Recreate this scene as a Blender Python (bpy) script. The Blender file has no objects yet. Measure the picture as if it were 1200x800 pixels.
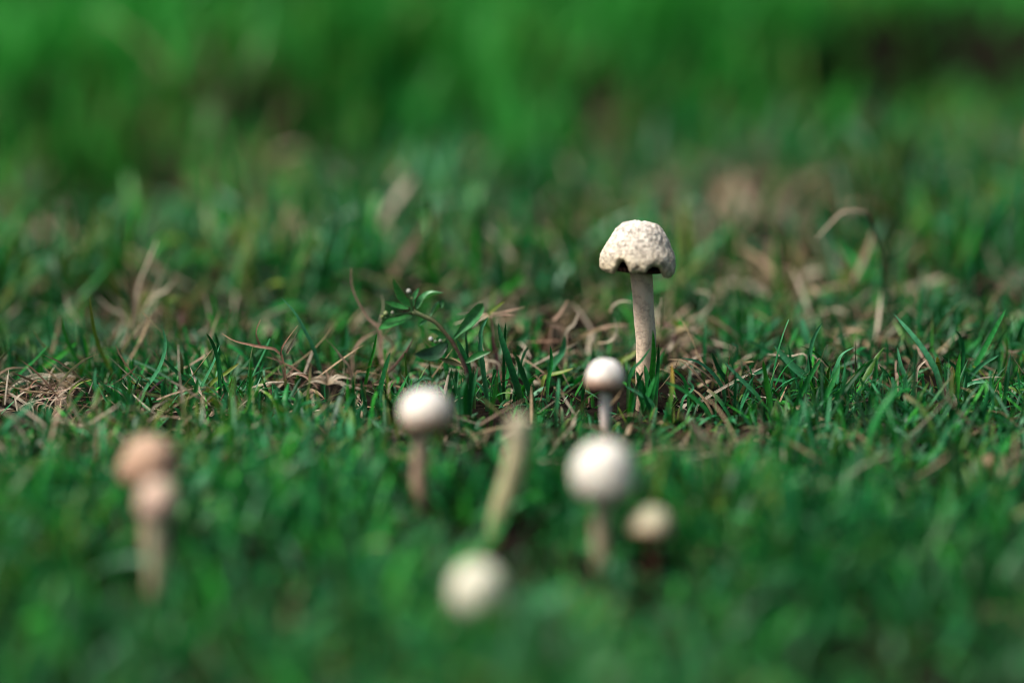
import bpy, math, random
import numpy as np
from mathutils import Vector, noise as mnoise

random.seed(7)
rng = np.random.default_rng(11)
SC = bpy.context.scene
COL = SC.collection
R = math.radians

# ------------------------------------------------------------------ camera
H, PITCH, LENS = 0.262, R(15.0), 100.0
FPX = 1200 * LENS / 36.0
cam_d = bpy.data.cameras.new('camera')
cam = bpy.data.objects.new('camera', cam_d); COL.objects.link(cam)
cam_d.lens = LENS; cam_d.sensor_width = 36.0
cam_d.clip_start = 0.01; cam_d.clip_end = 500
cam.location = (0, 0, H); cam.rotation_euler = (R(90) - PITCH, 0, 0)
cam_d.dof.use_dof = True
cam_d.dof.focus_distance = 0.930
cam_d.dof.aperture_fstop = 2.5
SC.camera = cam

# ------------------------------------------------------------------ sky, sun, exposure
SUN_EL, SUN_AZ = R(58), R(-106)          # azimuth from +Y, clockwise seen from above
w = bpy.data.worlds.new('World'); SC.world = w; w.use_nodes = True
nt = w.node_tree; nt.nodes.clear()
sky = nt.nodes.new('ShaderNodeTexSky'); sky.sky_type = 'NISHITA'; sky.sun_disc = False
sky.sun_elevation = SUN_EL; sky.sun_rotation = SUN_AZ
sky.air_density = 1.0; sky.dust_density = 6.0; sky.ozone_density = 0.6
bg = nt.nodes.new('ShaderNodeBackground'); bg.inputs[1].default_value = 0.06
wo = nt.nodes.new('ShaderNodeOutputWorld')
nt.links.new(sky.outputs[0], bg.inputs[0]); nt.links.new(bg.outputs[0], wo.inputs[0])
sd = bpy.data.lights.new('sun', 'SUN'); sd.energy = 3.4; sd.angle = R(22); sd.color = (1.0, 0.94, 0.86)
sun = bpy.data.objects.new('sun', sd); COL.objects.link(sun)
sv = Vector((math.sin(SUN_AZ) * math.cos(SUN_EL), math.cos(SUN_AZ) * math.cos(SUN_EL), math.sin(SUN_EL)))
sun.rotation_euler = sv.to_track_quat('Z', 'Y').to_euler()
vs = SC.view_settings
vs.view_transform = 'Standard'; vs.look = 'None'; vs.exposure = 0.78; vs.gamma = 1.0; vs.use_curve_mapping = False
SC.cycles.max_bounces = 8; SC.cycles.diffuse_bounces = 3; SC.cycles.glossy_bounces = 2
SC.cycles.transmission_bounces = 4; SC.cycles.transparent_max_bounces = 4
SC.cycles.use_denoising = True; SC.cycles.denoising_prefilter = 'ACCURATE'; SC.cycles.filter_width = 0.85
SC.cycles.sample_clamp_indirect = 4.0

# ------------------------------------------------------------------ noise and terrain
def _hash(ix, iy, s):
    n = (ix * 374761393 + iy * 668265263 + s * 974711) & 0x7fffffff
    n = ((n ^ (n >> 13)) * 1274126177) & 0x7fffffff
    return ((n ^ (n >> 16)) & 0xffff) / 65535.0

def vnoise(x, y, cell, s=0):
    """smooth value noise, 0..1"""
    x = np.asarray(x, float) / cell; y = np.asarray(y, float) / cell
    ix = np.floor(x).astype(np.int64); iy = np.floor(y).astype(np.int64)
    fx = x - ix; fy = y - iy
    fx = fx * fx * (3 - 2 * fx); fy = fy * fy * (3 - 2 * fy)
    a = _hash(ix, iy, s); b = _hash(ix + 1, iy, s); c = _hash(ix, iy + 1, s); d = _hash(ix + 1, iy + 1, s)
    return (a * (1 - fx) + b * fx) * (1 - fy) + (c * (1 - fx) + d * fx) * fy

def sstep(a, b, x):
    t = np.clip((np.asarray(x, float) - a) / (b - a), 0, 1)
    return t * t * (3 - 2 * t)

def bank_line(x):
    """where the mown lawn ends and the longer grass starts"""
    return 1.38 + 0.06 * np.sin(np.asarray(x) * 5.0 + 0.6) + 0.20 * (vnoise(x, 0 * np.asarray(x), 0.13, 5) - 0.5) + 0.10 * (vnoise(x, 0 * np.asarray(x), 0.05, 6) - 0.5)

def terrain(x, y):
    x = np.asarray(x, float); y = np.asarray(y, float)
    fall = 1 - sstep(3.0, 6.0, np.hypot(x, y))
    z = (vnoise(x, y, 0.16, 1) - 0.5) * 0.010 + (vnoise(x, y, 0.05, 2) - 0.5) * 0.004
    flat = sstep(0.0, 0.06, np.abs(y - 0.90))          # keep the middle lawn even
    z = z * (0.35 + 0.65 * flat)
    b = bank_line(x)
    hgt = 0.032 * (0.45 + 0.9 * vnoise(x, y * 0, 0.17, 21))
    z = z - 0.022 * sstep(b - 0.30, b - 0.04, y) + (hgt + 0.012) * sstep(b, b + 0.07, y) + 0.20 * np.clip(y - b - 0.09, 0, 1.2)
    return z * fall

def tz(x, y):
    return float(terrain(x, y))

# ------------------------------------------------------------------ picture to place
FW = Vector((0, math.cos(PITCH), -math.sin(PITCH))); UP = Vector((0, math.sin(PITCH), math.cos(PITCH)))
def ray(px, py):
    return FW + Vector((1, 0, 0)) * ((px - 600) / FPX) + UP * ((400 - py) / FPX)

def ground(px, py):
    """point of the lawn seen at a place of the photograph"""
    d = ray(px, py); ts = np.arange(0.3, 4.0, 0.001)
    over = H + d.z * ts - terrain(d.x * ts, d.y * ts)
    k = int(np.argmax(over < 0)) if (over < 0).any() else len(ts) - 1
    t = ts[k - 1] + 0.001 * over[k - 1] / max(over[k - 1] - over[k], 1e-9)
    return Vector((d.x * t, d.y * t, tz(d.x * t, d.y * t)))

def at(px, py, y):
    """point at that place of the photograph, at the depth y"""
    d = ray(px, py); t = y / d.y
    return Vector((d.x * t, y, H + d.z * t))

def pxsize(y):
    return (y * math.cos(PITCH) + H * math.sin(PITCH)) / FPX * 1.0

# ------------------------------------------------------------------ materials
def new_mat(name):
    m = bpy.data.materials.new(name); m.use_nodes = True
    m.node_tree.nodes.clear()
    return m, m.node_tree.nodes, m.node_tree.links

def blade_material(name, translucent=0.3, rough=0.42, spec=0.45, streak=True):
    m, N, L = new_mat(name)
    out = N.new('ShaderNodeOutputMaterial'); mix = N.new('ShaderNodeMixShader')
    p = N.new('ShaderNodeBsdfPrincipled'); t = N.new('ShaderNodeBsdfTranslucent')
    a = N.new('ShaderNodeAttribute'); a.attribute_name = 'Col'
    tc = N.new('ShaderNodeTexCoord'); ns = N.new('ShaderNodeTexNoise')
    ns.inputs['Scale'].default_value = 900.0; ns.inputs['Detail'].default_value = 3
    mr = N.new('ShaderNodeMapRange'); mr.inputs[1].default_value = 0.3; mr.inputs[2].default_value = 0.7
    mr.inputs[3].default_value = 0.72; mr.inputs[4].default_value = 1.25
    mul = N.new('ShaderNodeVectorMath'); mul.operation = 'SCALE'
    L.new(tc.outputs['Object'], ns.inputs['Vector']); L.new(ns.outputs[0], mr.inputs[0])
    L.new(a.outputs['Color'], mul.inputs[0]); L.new(mr.outputs[0], mul.inputs['Scale'])
    L.new(mul.outputs[0], p.inputs['Base Color'])
    tr = N.new('ShaderNodeVectorMath'); tr.operation = 'MULTIPLY'; tr.inputs[1].default_value = (1.0, 1.4, 0.6)
    L.new(mul.outputs[0], tr.inputs[0]); L.new(tr.outputs[0], t.inputs['Color'])
    p.inputs['Roughness'].default_value = rough
    p.inputs['Specular IOR Level'].default_value = spec
    mix.inputs[0].default_value = translucent
    L.new(p.outputs[0], mix.inputs[1]); L.new(t.outputs[0], mix.inputs[2]); L.new(mix.outputs[0], out.inputs[0])
    return m

M_GRASS = blade_material('grass_blade', 0.16, 0.42, 0.22)
M_LEAF = blade_material('weed_leaf', 0.15, 0.38, 0.4)
M_STRAW = blade_material('dry_straw', 0.12, 0.65, 0.25)

def soil_material():
    m, N, L = new_mat('soil')
    out = N.new('ShaderNodeOutputMaterial'); p = N.new('ShaderNodeBsdfPrincipled')
    tc = N.new('ShaderNodeTexCoord')
    n1 = N.new('ShaderNodeTexNoise'); n1.inputs['Scale'].default_value = 260; n1.inputs['Detail'].default_value = 6
    n2 = N.new('ShaderNodeTexNoise'); n2.inputs['Scale'].default_value = 9; n2.inputs['Detail'].default_value = 4
    cr = N.new('ShaderNodeValToRGB')
    cr.color_ramp.elements[0].position = 0.3; cr.color_ramp.elements[0].color = (0.003, 0.0024, 0.0018, 1)
    cr.color_ramp.elements[1].position = 0.75; cr.color_ramp.elements[1].color = (0.013, 0.010, 0.0075, 1)
    gr = N.new('ShaderNodeRGB'); gr.outputs[0].default_value = (0.02, 0.06, 0.018, 1)
    mx = N.new('ShaderNodeMix'); mx.data_type = 'RGBA'
    ln = N.new('ShaderNodeVectorMath'); ln.operation = 'LENGTH'
    mr = N.new('ShaderNodeMapRange'); mr.inputs[1].default_value = 2.2; mr.inputs[2].default_value = 3.4
    L.new(tc.outputs['Object'], n1.inputs['Vector']); L.new(tc.outputs['Object'], n2.inputs['Vector'])
    L.new(n1.outputs[0], cr.inputs[0]); L.new(tc.outputs['Object'], ln.inputs[0]); L.new(ln.outputs['Value'], mr.inputs[0])
    L.new(mr.outputs[0], mx.inputs[0]); L.new(cr.outputs[0], mx.inputs[6]); L.new(gr.outputs[0], mx.inputs[7])
    L.new(mx.outputs[2], p.inputs['Base Color']); p.inputs['Roughness'].default_value = 1.0; p.inputs['Specular IOR Level'].default_value = 0.04
    b = N.new('ShaderNodeBump'); b.inputs['Strength'].default_value = 0.8; b.inputs['Distance'].default_value = 0.002
    L.new(n1.outputs[0], b.inputs['Height']); L.new(b.outputs[0], p.inputs['Normal'])
    L.new(p.outputs[0], out.inputs[0])
    return m
M_SOIL = soil_material()

def fungus_material(name, rough, scale, crack, bump_d, sss=0.15, crackw=0.12):
    """Col attribute carries the flesh colour; fine specks and cracks on top of it"""
    m, N, L = new_mat(name)
    out = N.new('ShaderNodeOutputMaterial'); p = N.new('ShaderNodeBsdfPrincipled')
    a = N.new('ShaderNodeAttribute'); a.attribute_name = 'Col'
    tc = N.new('ShaderNodeTexCoord')
    n1 = N.new('ShaderNodeTexNoise'); n1.inputs['Scale'].default_value = scale; n1.inputs['Detail'].default_value = 6
    n1.inputs['Roughness'].default_value = 0.62
    n2 = N.new('ShaderNodeTexNoise'); n2.inputs['Scale'].default_value = scale * 0.35; n2.inputs['Detail'].default_value = 4
    ad = N.new('ShaderNodeMixRGB'); ad.blend_type = 'ADD'; ad.inputs[0].default_value = 0.0035
    vo = N.new('ShaderNodeTexVoronoi'); vo.feature = 'DISTANCE_TO_EDGE'; vo.inputs['Scale'].default_value = scale * 0.55
    L.new(tc.outputs['Object'], n1.inputs['Vector']); L.new(tc.outputs['Object'], n2.inputs['Vector'])
    L.new(tc.outputs['Object'], ad.inputs[1]); L.new(n1.outputs['Color'], ad.inputs[2]); L.new(ad.outputs[0], vo.inputs['Vector'])
    cr = N.new('ShaderNodeMapRange'); cr.inputs[1].default_value = 0.0; cr.inputs[2].default_value = crackw
    cr.inputs[3].default_value = 1.0; cr.inputs[4].default_value = 0.0
    L.new(vo.outputs['Distance'], cr.inputs[0])
    msk = N.new('ShaderNodeMapRange'); msk.inputs[1].default_value = 0.40; msk.inputs[2].default_value = 0.56
    L.new(n2.outputs[0], msk.inputs[0])
    mm = N.new('ShaderNodeMath'); mm.operation = 'MULTIPLY'; L.new(cr.outputs[0], mm.inputs[0]); L.new(msk.outputs[0], mm.inputs[1])
    m2 = N.new('ShaderNodeMath'); m2.operation = 'MULTIPLY'; L.new(mm.outputs[0], m2.inputs[0]); m2.inputs[1].default_value = crack
    mx = N.new('ShaderNodeMix'); mx.data_type = 'RGBA'; mx.inputs[7].default_value = (0.13, 0.085, 0.06, 1)
    L.new(m2.outputs[0], mx.inputs[0]); L.new(a.outputs['Color'], mx.inputs[6])
    L.new(mx.outputs[2], p.inputs['Base Color'])
    p.inputs['Roughness'].default_value = rough
    p.inputs['Specular IOR Level'].default_value = 0.3
    p.inputs['Subsurface Weight'].default_value = sss
    p.inputs['Subsurface Radius'].default_value = (1.0, 0.6, 0.4); p.inputs['Subsurface Scale'].default_value = 0.0012
    hs = N.new('ShaderNodeMath'); hs.operation = 'SUBTRACT'; L.new(n1.outputs[0], hs.inputs[0]); L.new(mm.outputs[0], hs.inputs[1])
    b = N.new('ShaderNodeBump'); b.inputs['Strength'].default_value = 0.7; b.inputs['Distance'].default_value = bump_d
    L.new(hs.outputs[0], b.inputs['Height']); L.new(b.outputs[0], p.inputs['Normal'])
    L.new(p.outputs[0], out.inputs[0])
    return m
M_CAP_ROUGH = fungus_material('crinkled_cap', 0.85, 1350, 0.8, 0.0011, 0.1, 0.13)
M_CAP = fungus_material('smooth_cap', 0.6, 700, 0.28, 0.0003, 0.25)
M_STEM = fungus_material('fibrous_stem', 0.75, 900, 0.22, 0.0003, 0.2)
M_GILL = fungus_material('dark_gills', 0.8, 900, 0.0, 0.0001, 0.0)

# ------------------------------------------------------------------ mesh helpers
def link_mesh(name, V, F, C, mat, parent=None, origin=None):
    """one mesh object; V in world space, C colour for each vertex"""
    V = np.asarray(V, float).reshape(-1, 3)
    o0 = np.array(parent.location if parent is not None and origin is None else (origin if origin is not None else (0, 0, 0)), float)
    me = bpy.data.meshes.new(name)
    if isinstance(F, np.ndarray):
        n, k = F.shape
        me.vertices.add(len(V)); me.vertices.foreach_set('co', (V - o0).ravel())
        me.loops.add(n * k); me.loops.foreach_set('vertex_index', F.ravel().astype(np.int32))
        me.polygons.add(n); me.polygons.foreach_set('loop_start', np.arange(0, n * k, k, dtype=np.int32))
        me.update(calc_edges=True)
    else:
        me.from_pydata([tuple(v) for v in (V - o0)], [], F)
    me.polygons.foreach_set('use_smooth', np.ones(len(me.polygons), dtype=bool))
    at_ = me.color_attributes.new('Col', 'FLOAT_COLOR', 'POINT')
    C = np.asarray(C, float)
    if C.ndim == 1: C = np.tile(C, (len(V), 1))
    if C.shape[1] == 3: C = np.hstack([C, np.ones((len(C), 1))])
    at_.data.foreach_set('color', C.ravel())
    me.materials.append(mat); me.update()
    o = bpy.data.objects.new(name, me); COL.objects.link(o)
    if parent is not None:
        o.parent = parent
        if origin is not None:
            o.location = Vector(o0) - parent.location
    else:
        o.location = o0
    return o

def thing(name, label, cat, loc, group=None):
    o = bpy.data.objects.new(name, None); COL.objects.link(o)
    o.empty_display_size = 0.005
    o.location = loc
    tag(o, label, cat, group)
    return o

def tag(o, label, cat, group=None):
    o['label'] = label; o['category'] = cat
    if group: o['group'] = group
    return o

def spline(pts, n):
    """Catmull-Rom through points, n+1 samples evenly spaced in parameter"""
    P = [np.array(p, float) for p in pts]
    if len(P) == 2:
        P = [P[0], (P[0] + P[1]) / 2, P[1]]
    P = [2 * P[0] - P[1]] + P + [2 * P[-1] - P[-2]]
    seg = len(P) - 3; out = []
    for i in range(n + 1):
        u = i / n * seg; k = min(int(u), seg - 1); f = u - k
        a, b, c, d = P[k:k + 4]
        out.append(0.5 * ((2 * b) + (c - a) * f + (2 * a - 5 * b + 4 * c - d) * f * f + (3 * b - a - 3 * c + d) * f ** 3))
    return np.array(out)

def lerp_cols(cols, t):
    cols = np.asarray(cols, float); x = t * (len(cols) - 1); k = np.minimum(x.astype(int), len(cols) - 2)
    f = (x - k)[:, None]
    return cols[k] * (1 - f) + cols[k + 1] * f

def strip_geo(path, width, face=(0, -1, 0.3), fold=0.25, twist=0.0, twist0=0.0, shape='blade', cols=((0.03, 0.12, 0.03),)):
    """blade along a path (world points, base first); V-folded, closed to a tip; two-sided thin leaf with real fold"""
    P = np.asarray(path); n = len(P) - 1
    t = np.linspace(0, 1, n + 1)
    T = np.gradient(P, axis=0); T /= np.linalg.norm(T, axis=1)[:, None] + 1e-12
    f = np.array(face, float); f /= np.linalg.norm(f)
    S = np.cross(T, f); S /= np.linalg.norm(S, axis=1)[:, None] + 1e-9
    Nn = np.cross(S, T)
    a = twist0 + twist * t
    S2 = S * np.cos(a)[:, None] + Nn * np.sin(a)[:, None]
    N2 = np.cross(S2, T)
    if shape == 'blade':
        pr = np.clip(0.75 + 0.5 * t, 0, 1) * np.sqrt(np.clip(1 - t ** 3.2, 0, 1)); pr[-1] = 0.04
    elif shape == 'leaf':
        pr = np.sin(np.pi * np.clip(t * 0.94 + 0.05, 0, 1)) ** 0.75; pr[-1] = 0.05; pr[0] = 0.14
    elif shape == 'spatula':
        pr = 0.22 + 0.78 * sstep(0.0, 0.55, t); pr = pr * np.sqrt(np.clip(1 - t ** 7, 0, 1)); pr[-1] = 0.12
    else:   # straw: ragged even width
        pr = (0.60 + 0.12 * np.sin(t * 9 + P[0, 0] * 4000)) * (1 - 0.75 * t ** 2)
    hw = (width / 2 * pr)[:, None]
    A = P + S2 * hw; B = P - N2 * hw * fold * 1.6; Cc = P - S2 * hw
    V = np.stack([A, B, Cc], 1).reshape(-1, 3)
    F = []
    for i in range(n):
        j = i * 3; k = j + 3
        F += [(j, j + 1, k + 1, k), (j + 1, j + 2, k + 2, k + 1)]
    C = np.repeat(lerp_cols(np.vstack([cols, cols]) if len(cols) == 1 else cols, t), 3, axis=0)
    return V, np.array(F), C

def tube_geo(path, radii, cols, seg=10, wob=0.0, seed=0, cap=True):
    P = np.asarray(path); n = len(P); t = np.linspace(0, 1, n)
    T = np.gradient(P, axis=0); T /= np.linalg.norm(T, axis=1)[:, None] + 1e-12
    ref = np.array((0, 1, 0.01)); ref = ref if abs(T[0] @ ref) < 0.9 else np.array((1, 0, 0))
    V = []; 
    rr = np.interp(t, np.linspace(0, 1, len(radii)), radii)
    for i in range(n):
        s = np.cross(T[i], ref); s /= np.linalg.norm(s); u = np.cross(T[i], s)
        for k in range(seg):
            a = 2 * math.pi * k / seg
            d = s * math.cos(a) + u * math.sin(a)
            q = 1.0
            if wob: q += wob * mnoise.noise(Vector((math.cos(a) * 1.3 + seed * 3.1, math.sin(a) * 1.3, t[i] * 5)))
            V.append(P[i] + d * rr[i] * q)
    F = []
    for i in range(n - 1):
        for k in range(seg):
            a = i * seg + k; b = i * seg + (k + 1) % seg
            F.append((a, b, b + seg, a + seg))
    V = list(V)
    if cap:
        for i, rev in ((0, True), (n - 1, False)):
            c = len(V); V.append(P[i] + T[i] * rr[i] * (0.0 if rev else 0.4))
            for k in range(seg):
                a = i * seg + k; b = i * seg + (k + 1) % seg
                F.append((c, b, a) if rev else (c, a, b))
    C = np.repeat(lerp_cols(np.vstack([cols, cols]) if len(cols) == 1 else cols, t), seg, axis=0)
    if cap: C = np.vstack([C, C[0], C[-1]])
    return np.array(V), F, C

# ------------------------------------------------------------------ the ground: one sheet out to the horizon
def axis_coords(lo, hi, step, far):
    c = list(np.arange(lo, hi + 1e-9, step)); s = step
    a = [lo]; 
    while a[-1] > -far: s *= 1.5; a.append(a[-1] - s)
    s = step; b = [hi]
    while b[-1] < far: s *= 1.5; b.append(b[-1] + s)
    return np.array(a[:0:-1] + c + b[1:])
gx = axis_coords(-0.8, 0.8, 0.010, 150); gy = axis_coords(0.3, 2.6, 0.010, 150)
GX, GY = np.meshgrid(gx, gy)
clod = (vnoise(GX, GY, 0.018, 31) - 0.5) * 0.004 * (np.hypot(GX, GY) < 3)
GV = np.stack([GX, GY, terrain(GX, GY) + clod - 0.0015], -1).reshape(-1, 3)
nx, ny = len(gx), len(gy)
ii = (np.arange(ny - 1)[:, None] * nx + np.arange(nx - 1)[None, :]).ravel()
g = link_mesh('ground', GV, np.stack([ii, ii + 1, ii + nx + 1, ii + nx], 1), (0.03, 0.02, 0.015), M_SOIL)
g['kind'] = 'structure'; g['label'] = 'dark crumbly soil under the lawn'

# ------------------------------------------------------------------ lawn: blades by the ten thousand
DEEP = (0.006, 0.088, 0.024); MID = (0.010, 0.145, 0.030); FRESH = (0.028, 0.230, 0.026)
TEAL_SHEEN = (0.024, 0.160, 0.062); YELLOW = (0.16, 0.20, 0.025); TAN = (0.30, 0.22, 0.13); PALE = (0.44, 0.38, 0.29)  # teal: pale sky sheen on the blades, put into their colour
PINKTAN = (0.31, 0.215, 0.155); BROWN = (0.10, 0.055, 0.035); PURPLE = (0.085, 0.04, 0.05)

def blades_geo(bx, by, bz, L, W, az, lean, bend, tw, c0, c1, c2, S=5, folded=False, blunt=None):
    n = len(bx); K = 3 if folded else 2
    P = np.stack([bx, by, bz], -1).copy()
    rows = []; cols = []
    ca, sa = np.cos(az), np.sin(az)
    side0 = np.stack([-sa, ca, np.zeros(n)], -1)
    for s in range(S + 1):
        t = s / S
        th = lean + bend * t * t
        T = np.stack([np.sin(th) * ca, np.sin(th) * sa, np.cos(th)], -1)
        if s: P = P + T * (L / S)[:, None]
        Nn = np.cross(T, side0)
        a = tw[0] + tw[1] * t
        sd_ = side0 * np.cos(a)[:, None] + Nn * np.sin(a)[:, None]
        n2 = np.cross(T, sd_)
        pr = min(1.0, 0.7 + 0.6 * t) * math.sqrt(max(0.0, 1 - t ** 2.6))
        prb = np.full(n, pr) if blunt is None else np.where(blunt, min(1.0, 0.7 + 0.6 * t) * (1 - 0.35 * t), pr)
        hw = (np.maximum(prb, 0.05) * W / 2)[:, None]
        if folded: rows.append(np.stack([P + sd_ * hw, P + n2 * hw * 0.45, P - sd_ * hw], 1))
        else: rows.append(np.stack([P + sd_ * hw, P - sd_ * hw], 1))
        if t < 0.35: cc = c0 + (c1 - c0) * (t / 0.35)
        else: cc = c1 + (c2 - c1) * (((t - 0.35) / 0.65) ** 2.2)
        cols.append(np.repeat(cc[:, None, :], K, 1))
    V = np.stack(rows, 1)            # n, S+1, K, 3
    C = np.stack(cols, 1)
    st = (S + 1) * K
    base = np.arange(n)[:, None, None] * st
    s_ = np.arange(S)[None, :, None] * K
    k_ = np.arange(K - 1)[None, None, :]
    a = (base + s_ + k_).ravel()
    F = np.stack([a, a + 1, a + K + 1, a + K], 1)
    return V.reshape(-1, 3), F, C.reshape(-1, 3)

def pick(n, cols, probs):
    return np.array(cols)[rng.choice(len(cols), n, p=np.array(probs) / sum(probs))]

WORN_OR_DARK = []       # (x, y, r, thinning, share of dead blades): worn patches, plus near spots thinned to imitate dark frame corners
for px, py, r_, th_, dr_ in ((870, 245, 0.055, 0.6, 0.35), (1000, 300, 0.045, 0.6, 0.15), (925, 345, 0.03, 0.5, 0.4), (725, 190, 0.04, 0.5, 0.4), (660, 390, 0.028, 0.6, 0.4), (300, 220, 0.045, 0.5, 0.35),
                             (165, 380, 0.03, 0.5, 0.4), (40, 318, 0.030, 0.97, 0.2), (80, 292, 0.022, 0.95, 0.2), (1160, 350, 0.03, 0.8, 0.3), (480, 250, 0.02, 0.8, 0.4), (30, 480, 0.03, 0.75, 0.5),
                             (380, 460, 0.026, 0.6, 0.5), (845, 450, 0.03, 0.4, 0.3), (800, 410, 0.02, 0.7, 0.4), (220, 490, 0.02, 0.5, 0.4), (580, 440, 0.015, 0.6, 0.4), (1060, 430, 0.03, 0.4, 0.25),
                             (1120, 770, 0.035, 0.45, 0.0), (230, 660, 0.02, 0.5, 0.0), (1010, 425, 0.015, 0.5, 0.4)):  # near spots without dead blades stand in for darkened frame corners
    q = ground(px, py); WORN_OR_DARK.append((q.x, q.y, r_, th_, dr_))
SHORT = []      # (x, y, rx, ry, factor): worn or trampled spots where the lawn is shorter
HOLES = []      # (x, y, r): a stem stands here

def lawn(name, y0, y1, dens, Lr, Wr, S, folded, dry=0.05, tall=False, label='', margin=0.16, seed=0, gap=0.18, teal_sheen=0.14, tips=0.10, low=False, grey=0.10):
    half1 = 0.5 * 1200 / FPX * y1 * 1.08 + margin
    area = 2 * half1 * (y1 - y0)
    nsh = int(area * dens / 3)
    x = rng.uniform(-half1, half1, nsh); y = rng.uniform(y0, y1, nsh)
    keep = np.abs(x) < 0.5 * 1200 / FPX * y * 1.08 + margin
    b = bank_line(x)
    keep &= ((y > b + 0.04) | ((y > b - 0.02) & (rng.uniform(0, 1, nsh) < 0.75))) if tall else (y < b - 0.02 - 0.26 * rng.uniform(0, 1, nsh) ** 2)
    clump = vnoise(x, y, 0.030, 3 + seed) * 0.55 + vnoise(x, y, 0.09, 4 + seed) * 0.45
    keep &= rng.uniform(0, 1, nsh) < np.clip((clump - gap) * 3.6, 0.12, 1)
    for (zx, zy, zr, thin, _d) in WORN_OR_DARK:
        keep &= rng.uniform(0, 1, nsh) > thin * np.clip(1.5 - 1.5 * (((x - zx) / zr) ** 2 + ((y - zy) / (zr * 1.6)) ** 2), 0, 1)
    x, y, clump = x[keep], y[keep], clump[keep]
    rep = 3
    x = np.repeat(x, rep) + rng.normal(0, 0.0012, len(x) * rep); y = np.repeat(y, rep) + rng.normal(0, 0.0012, len(y) * rep)
    clump = np.repeat(clump, rep); n = len(x)
    L = rng.uniform(Lr[0], Lr[1], n) * (0.45 + 1.05 * clump)
    L *= np.where(rng.uniform(0, 1, n) < 0.08, 1.55 if folded else 1.2, 1.0)
    if tall: L *= 0.6 + 0.8 * vnoise(x, y, 0.10, 77)
    W = rng.uniform(Wr[0], Wr[1], n) * np.where(rng.uniform(0, 1, n) < 0.35, 0.6, 1.0)
    for (sx, sy, rx, ry, fac) in ([] if low else SHORT):
        q = np.clip(1.4 - ((x - sx) / rx) ** 2 - ((y - sy) / ry) ** 2, 0, 1)
        L *= 1 - (1 - fac) * q
    ok = np.ones(n, bool)
    for (hx, hy, hr) in HOLES:
        ok &= (x - hx) ** 2 + (y - hy) ** 2 > hr * hr
    x, y, L, W, clump = x[ok], y[ok], L[ok], W[ok], clump[ok]; n = len(x)
    az = rng.uniform(0, 2 * math.pi, n)
    if tall:
        lean = np.abs(rng.normal(0.15, 0.2, n)); bend = np.abs(rng.normal(1.0, 0.6, n)) * (0.35 + 0.75 * sstep(0.05, 0.22, y - bank_line(x)))
    else:
        lean = np.abs(rng.normal(0.50, 0.42, n)); bend = rng.normal(0.5, 0.6, n)
    tw = (rng.normal(0, 0.35, n), rng.normal(0, 0.7, n))
    c1 = pick(n, [DEEP, MID, FRESH, TEAL_SHEEN, (0.045, 0.125, 0.018), (0.075, 0.19, 0.11)], [0.34, 0.36 - teal_sheen / 2, 0.16, teal_sheen, grey, 0.0 if tall else grey])  # teal and pale grey-green shares paint sky highlights as blade colour
    hue = vnoise(x, y, 0.12, 9 + seed)[:, None]
    if tall: c1 = c1 * 0.45 + np.array(FRESH) * 0.92
    c1 = c1 * (0.80 + 0.5 * hue) * np.clip(np.exp(rng.normal(-0.06, 0.38, (n, 1))), 0.35, 1.45)
    yl = (vnoise(x, y, 0.05, 12 + seed) > 0.64) & (rng.uniform(0, 1, n) < 0.22)
    c1[yl] = c1[yl] * 0.4 + np.array(YELLOW) * 0.6
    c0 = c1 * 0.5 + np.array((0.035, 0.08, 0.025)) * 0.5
    c2 = c1 * rng.uniform(0.9, 1.2, (n, 1))
    tip = rng.uniform(0, 1, n) < tips
    c2[tip] = np.array(TAN) * rng.uniform(0.6, 1.0, (tip.sum(), 1))
    more = np.zeros(n)
    for (zx, zy, zr, _t, dr) in WORN_OR_DARK:
        more = np.maximum(more, dr * np.clip(1.5 - 1.5 * (((x - zx) / zr) ** 2 + ((y - zy) / (zr * 1.6)) ** 2), 0, 1))
    dd = rng.uniform(0, 1, n) < more + dry * (0.35 + 2.2 * sstep(0.55, 0.8, vnoise(x, y, 0.07, 14 + seed)))
    dc = pick(n, [TAN, PALE, PINKTAN, BROWN], [0.4, 0.2, 0.25, 0.15])
    c0[dd] = dc[dd] * 0.7; c1[dd] = dc[dd]; c2[dd] = dc[dd]
    lean = np.where(dd, lean + 0.5, lean)
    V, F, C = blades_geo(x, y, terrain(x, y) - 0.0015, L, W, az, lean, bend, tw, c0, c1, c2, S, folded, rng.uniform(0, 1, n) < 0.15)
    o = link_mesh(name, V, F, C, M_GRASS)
    o['kind'] = 'stuff'; o['label'] = label; o['category'] = 'grass'
    return o

# ------------------------------------------------------------------ mushrooms
CREAM = (0.80, 0.74, 0.62); WHITE = (0.86, 0.83, 0.78); IVORY = (0.78, 0.75, 0.58); TANCAP = (0.62, 0.40, 0.27)
GILLC = (0.055, 0.020, 0.018)

BUTTON = [(0, 0), (0.36, 0.03), (0.66, 0.135), (0.87, 0.30), (0.98, 0.50), (1.0, 0.66), (0.96, 0.81), (0.86, 0.93), (0.72, 0.99), (0.52, 1.0), (0.28, 0.96)]
DOME = [(0, 0), (0.25, 0.02), (0.50, 0.09), (0.72, 0.24), (0.88, 0.45), (0.97, 0.68), (1.0, 0.86), (0.98, 0.97), (0.90, 1.0), (0.80, 0.93), (0.55, 0.86), (0.25, 0.82)]
BELL = [(0, 0.0), (0.22, 0.0), (0.42, 0.025), (0.57, 0.11), (0.71, 0.26), (0.83, 0.43), (0.945, 0.60), (0.995, 0.74), (0.995, 0.86), (0.95, 0.95), (0.87, 0.985), (0.81, 0.93), (0.80, 0.82), (0.68, 0.60), (0.45, 0.45), (0.22, 0.42)]

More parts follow.
